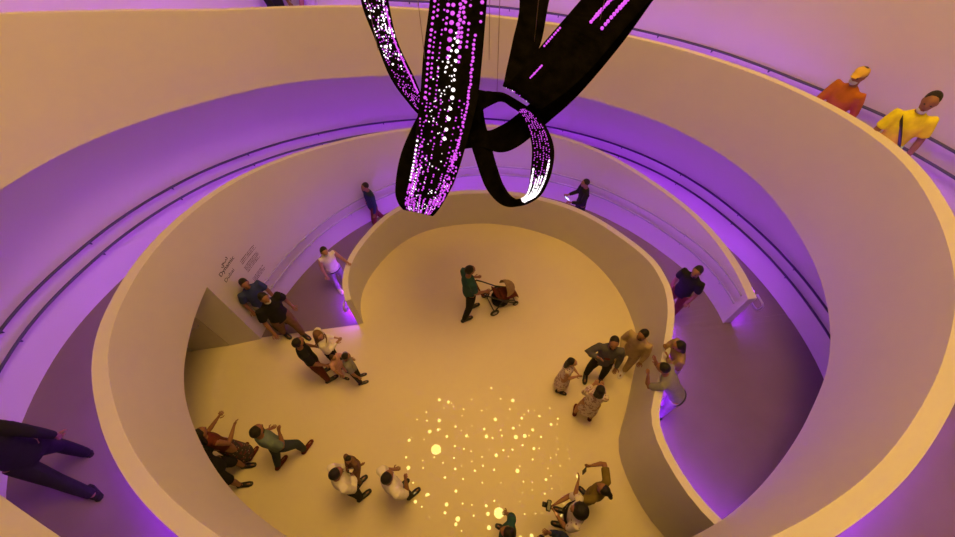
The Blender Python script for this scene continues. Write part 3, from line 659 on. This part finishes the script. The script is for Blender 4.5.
person('small child in brown carried on the arm of the white-shirted man',ch,235,.90,'brown','brown',sleeve='long',ll=((-.35,.7,-.7),(-.1,.1,-1)),rl=((.35,.7,-.7),(.1,.1,-1)),la=((-.1,.2,-1),(.3,.5,-.7)),ra=((.1,.2,-1),(-.3,.5,-.7)),hyaw=40,hipz=1)
person('man in a white t-shirt with a hand at his chin beside the light spots',gh(386,480,0,1.64),40,1.64,'white','black',build=1.12,la=((-.1,.12,-1),(.1,.4,-.9)),ra=((.18,.35,-.9),(-.45,.35,.85)),ll=((-.06,.0,-1),(0,0,-1)),rl=((.08,.15,-1),(0,0,-1)),hyaw=20,hpitch=-15)
P13=person('man in a grey teal t-shirt and dark jeans striding across the floor',gh(255,433,0,1.68),62,1.68,'greyteal','darkteal',shoes='maroon',la=((-.22,-.05,-1),(.0,.5,-.75)),ra=((.2,.1,-1),(-.3,.5,.8)),ll=((-.06,-.30,-1),(0,-.45,-1)),rl=((.06,.38,-1),(0,-.05,-1)),extras=('beard',),hpitch=-12,hyaw=10)
person('woman in a dark floral long skirt at the left edge of the floor',onz(247,455,0),70,1.58,'maroon','skirt_pat',shoes='maroon',sleeve='none',hair='long',skirt=.93,ra=((.15,.2,-1),(-.2,.7,.1)),la=((-.15,.3,-.9),(.2,.8,.25)))
person('person in black shorts and black shoes partly hidden by the spiral wall',onz(243,476,0),8,1.62,'black','black*',shoes='plastic',ll=((-.14,.15,-1),(-.02,-.1,-1)),rl=((.14,.10,-1),(.02,-.1,-1)))
person('man in a black t-shirt and maroon trousers beside the headscarf woman',gh(297,344,0,1.62),35,1.62,'black','maroon',shoes='plastic',la=((-.2,.1,-1),(.1,.5,-.8)),ra=((.2,.15,-1),(.0,.5,-1)),ll=((-.07,.0,-1),(0,-.02,-1)),rl=((.09,.03,-1),(0,0,-1)),hyaw=20)
person('woman in a brown headscarf and white shawl standing with the family group',gh(316,333,0,1.5),25,1.5,'white','black',skin='skin_light',hair='scarf',hairm='brown',sleeve='long',hyaw=-60,hpitch=-25,**LOW)
person('boy in a grey t-shirt and black trousers at the front of the family group',gh(344,357,0,1.22),20,1.22,'grey','black',la=((-.2,.0,-1),(-.05,.2,-1)),ra=((.25,.05,-1),(.1,.3,-1)),hpitch=-20)
person('toddler in pink standing between the boy and the headscarf woman',gh(332,357,0,.95),-20,.95,'pink','pink',skin='skin_light',hairm='brown_hair',la=((-.3,.3,-.8),(0,.5,-.8)),ra=((.3,.3,-.8),(0,.5,-.8)))
# --- on the ramps
person('man in black with brown trousers walking off the lowest ramp beside the lettering',gh(255,292,0,1.70)+Vector((.16,-.10,0)),-35,1.70,'black','brown',sleeve='short',build=1.12,la=((-.25,-.2,-1),(-.05,.3,-1)),ra=((.25,.2,-1),(.1,.5,-.8)),ll=((-.03,.25,-1),(0,0,-1)),rl=((.03,-.22,-1),(0,-.4,-1)),extras=('mask',))
person('man in a dark blue shirt close to the lettered wall, behind the man in black',gh(244,286,0,1.62)+Vector((-.02,.06,0)),-40,1.62,'blue','grey',la=((-.2,.2,-1),(0,.3,-1)),ra=((.2,-.1,-1),(0,.2,-1)))
person('man in a blue shirt and maroon trousers walking down behind the far rim',onz(379,227,.02),222,1.45,'navy','maroon',sleeve='long',la=((-.25,.15,-1),(0,.3,-1)),ra=((.25,-.15,-1),(.05,.15,-1)),ll=((-.03,.3,-1),(0,0,-1)),rl=((.03,-.25,-1),(0,-.45,-1)))
person('woman in a white top and lavender trousers with a hand on the rim',onz(343,287,.0),-50,1.42,'white','lavender',shoes='white',sleeve='none',hair='bob',skin='skin_light',la=((-.3,.35,-.8),(-.1,.8,.25)),ra=((.2,.1,-1),(.0,.2,-1)),extras=('mask','belt'))
P22=person('person all in black looking at a lit phone on the far ramp',gh(587,183,.05,1.5),185,1.5,'black','black',sleeve='long',la=((-.1,.3,-1),(.3,1,.0)),ra=((.1,.3,-1),(-.3,1,.0)),hpitch=-15)
phone('lit phone in the hands of the person in black on the far ramp',(P22['L']+P22['R'])/2,185,45)
person('bearded man in black on the right of the ramp, behind the rim',gh(693,274,.5,1.62)+Vector((.10,.06,0)),215,1.62,'black','maroon',sleeve='short',extras=('beard',),la=((-.15,.0,-1),(.05,.2,-1)),ra=((.12,.0,-1),(.0,.2,-1)))
person('man in a grey shirt bending over the inner rim, hands over the hall',gh(658,371,.32,1.60,.42,145),145,1.60,'grey','lavender',sleeve='short',lean=38,hpitch=10,la=((-.08,.55,-.75),(.2,.35,.9)),ra=((.08,.55,-.75),(-.2,.35,.9)),ll=((-.06,-.05,-1),(0,-.05,-1)),rl=((.06,-.05,-1),(0,-.05,-1)),extras=('belt',))['root'].location.z=.6
person('woman in a khaki top with dark hair leaning on the rim beside the bending man',gh(680,352,.55,1.55,.15,175)+Vector((.05,.10,0)),175,1.55,'khaki','lavender',hair='bob',sleeve='long',lean=14,hpitch=-10,la=((-.05,.3,-.9),(.35,.35,.8)),ra=((.05,.3,-.9),(-.35,.35,.8)))
# --- upper turn
person('man in a yellow shirt with a black shoulder strap on the top ramp',onramp(375.5,.2),-115,1.70,'yellow','grey',sleeve='short',extras=('strap','chinmask','hem'),la=((-.25,.1,-1),(.0,.3,-1)),ra=((.25,.1,-1),(.1,.3,-1)),hyaw=-20)
person('person in an orange top and yellow cap on the top ramp',onramp(384,.24),205,1.58,'orange','brown',sleeve='long',extras=('cap','mask'),la=((-.2,-.3,-1),(-.1,.1,-1)),ra=((.2,.3,-1),(.1,.5,-1)))
person('person in black at the top edge of the picture, behind the far rim',onramp(487,.55),0,1.75,'black','black',sleeve='long')
person('person in a pale blue top at the top edge behind the far rim',onramp(481.5,.6),180,1.70,'lavender','blue',sleeve='short')
# --- left edge, middle turn
person('person in black striding along the violet ramp at the left edge',onz(92,470,2.27),150,1.82,'black','black',sleeve='long',la=((-.25,.3,-1),(-.05,.5,-.8)),ra=((.25,-.4,-1),(.05,.1,-1)),ll=((-.05,-.40,-1),(0,-.6,-1)),rl=((.05,.42,-1),(0,-.05,-1)),shoes='black')
# --- the stroller
def stroller(p,yaw,sc=.78):
    o=empty('stroller',p,R(yaw-90)); tag(o,'black stroller with a brown sunshade pushed by the man in teal','stroller'); o.scale=(sc,sc,sc)
    for sx in(-1,1):
        for y,r,n in((.34,.085,'wheel'),(-.30,.125,'wheel')):
            mb=MB(); c=Vector((.30*sx if y<0 else .24*sx,y,r)); mb.torus(c,r-.03,.03,(1,0,0)); 
            w=mb.build(n,M['plastic'],o); h=MB(); h.tube([c-Vector((.02,0,0)),c+Vector((.02,0,0))],[r*.5,r*.5],12); h.build('hub',M['steel'],w)
    f=MB()
    for sx in(-1,1):
        f.tube([(.28*sx,-.30,.14),(.24*sx,-.05,.45),(.24*sx,.34,.12)],.018,8)
        f.tube([(.22*sx,.30,.25),(.24*sx,-.05,.50),(.24*sx,-.42,.95),(.24*sx,-.58,1.12)],.018,8)
    f.tube([(-.28,-.30,.14),(.28,-.30,.14)],.014,8); f.tube([(-.24,-.05,.47),(.24,-.05,.47)],.014,8); f.tube([(-.24,.34,.13),(.24,.34,.13)],.014,8)
    f.build('frame',M['plastic'],o)
    hb=MB(); hb.tube([(-.24,-.58,1.12),(-.2,-.63,1.14),(.2,-.63,1.14),(.24,-.58,1.12)],.022,8); hb.build('handlebar',M['maroon'],o)
    s=MB(); s.tube([(0,.34,.36),(0,.12,.40),(0,-.05,.44)],[(.19,.03),(.20,.05),(.20,.05)],14,up=(0,0,1)); s.tube([(0,-.03,.42),(0,-.13,.56),(0,-.2,.70)],[(.20,.045),(.19,.045),(.17,.03)],14); s.tube([(0,.34,.36),(0,.44,.22),(0,.46,.18)],[(.17,.025),(.17,.02),(.16,.02)],12); s.build('seat',M['maroon'],o)
    # open sunshade over the far end
    V=[];Fc=[];n=12;m=7
    for layer in(0,.012):
        for i in range(m+1):
            a=R(5+95*i/m)
            for j in range(n+1):
                b=PI*j/n; x=(.235-layer)*math.cos(b); q=math.sin(b)*(.32-layer)
                V.append((x,.06+q*math.sin(a),.60+q*math.cos(a)))
    N=(m+1)*(n+1)
    for i in range(m):
        for j in range(n):
            a_=i*(n+1)+j; Fc+=[(a_,a_+1,a_+n+2,a_+n+1),(N+a_,N+a_+n+1,N+a_+n+2,N+a_+1)]
    for i in range(m):
        for j in(0,n): a_=i*(n+1)+j; Fc.append((a_,a_+n+1,N+a_+n+1,N+a_))
    for j in range(n):
        for i in(0,m): a_=i*(n+1)+j; Fc.append((a_,N+a_,N+a_+1,a_+1))
    mesh_obj('sunshade',V,Fc,M['khaki'],o,True)
    b=MB(); b.tube([(0,.0,.12),(0,.0,.32)],[(.22,.24),(.23,.26)],14); b.build('basket',M['black'],o)
stroller(m0+Vector((math.cos(R(22)),math.sin(R(22)),0))*.68,22)
# ------------------------------------------------------------------ light
def area(name,loc,size,power,col,spread=180):
    l=bpy.data.lights.new(name,'AREA'); l.shape='DISK'; l.size=size; l.energy=power; l.color=col; l.spread=R(spread)
    o=bpy.data.objects.new(name,l); o.location=loc; C.objects.link(o); return o
area('ceiling_light',(1.2,2.9,13.9),4.6,880,(1,.57,.115))
# projector under the ceiling that throws the light spots onto the floor
pc=onz(488,462,0)
l=bpy.data.lights.new('dot_projector','SPOT'); l.energy=9000; l.color=(1,.80,.30); l.spot_size=R(28); l.spot_blend=.05; l.shadow_soft_size=0.0
po=bpy.data.objects.new('dot_projector',l); PZ=13.5; po.location=(pc.x,pc.y,PZ); C.objects.link(po)
l.use_nodes=True; nt=l.node_tree; em=nt.nodes['Emission']
def nd(t,**k):
    n=nt.nodes.new(t)
    for a,b in k.items(): setattr(n,a,b)
    return n
def mth(op,a,b=None):
    n=nd('ShaderNodeMath',operation=op)
    for i,x in enumerate((a,b)):
        if x is None: continue
        if isinstance(x,(int,float)): n.inputs[i].default_value=x
        else: nt.links.new(x,n.inputs[i])
    return n.outputs[0]
tc=nd('ShaderNodeTexCoord'); sx=nd('ShaderNodeSeparateXYZ'); nt.links.new(tc.outputs['Normal'],sx.inputs[0])
SG=-1
gx=mth('MULTIPLY',mth('DIVIDE',sx.outputs[0],sx.outputs[2]),SG*PZ); gy=mth('MULTIPLY',mth('DIVIDE',sx.outputs[1],sx.outputs[2]),SG*PZ)   # metres on the floor
cb=nd('ShaderNodeCombineXYZ'); nt.links.new(gx,cb.inputs[0]); nt.links.new(gy,cb.inputs[1])
vo=nd('ShaderNodeTexVoronoi',voronoi_dimensions='2D'); vo.inputs['Scale'].default_value=6.0; nt.links.new(cb.outputs[0],vo.inputs['Vector'])
sc_=nd('ShaderNodeSeparateColor'); nt.links.new(vo.outputs['Color'],sc_.inputs[0])
thr=mth('ADD',mth('MULTIPLY',mth('POWER',sc_.outputs[0],2.5),.16),.06)
dot=mth('MULTIPLY',mth('LESS_THAN',vo.outputs['Distance'],thr),mth('LESS_THAN',sc_.outputs[1],.66))
ell=mth('LESS_THAN',mth('ADD',mth('POWER',mth('DIVIDE',gx,1.55),2.0),mth('POWER',mth('DIVIDE',gy,1.32),2.0)),1.0)
dot=mth('MULTIPLY',dot,ell)
for px,py,rr in ((436,449.5,.085),(499,513,.08)):
    q=onz(px,py,0)-pc
    ds=mth('SQRT',mth('ADD',mth('POWER',mth('ABSOLUTE',mth('SUBTRACT',gx,q.x)),2.0),mth('POWER',mth('ABSOLUTE',mth('SUBTRACT',gy,q.y)),2.0)))
    dot=mth('MAXIMUM',dot,mth('LESS_THAN',ds,rr))
nt.links.new(dot,em.inputs['Strength'])
sc=bpy.context.scene
wd=bpy.data.worlds.new('world'); sc.world=wd; wd.use_nodes=True
wd.node_tree.nodes['Background'].inputs[0].default_value=(.5,.35,.4,1); wd.node_tree.nodes['Background'].inputs[1].default_value=.02
sc.view_settings.view_transform='Standard'; sc.view_settings.look='None'; sc.view_settings.exposure=0; sc.view_settings.gamma=1
sc.view_settings.use_curve_mapping=False
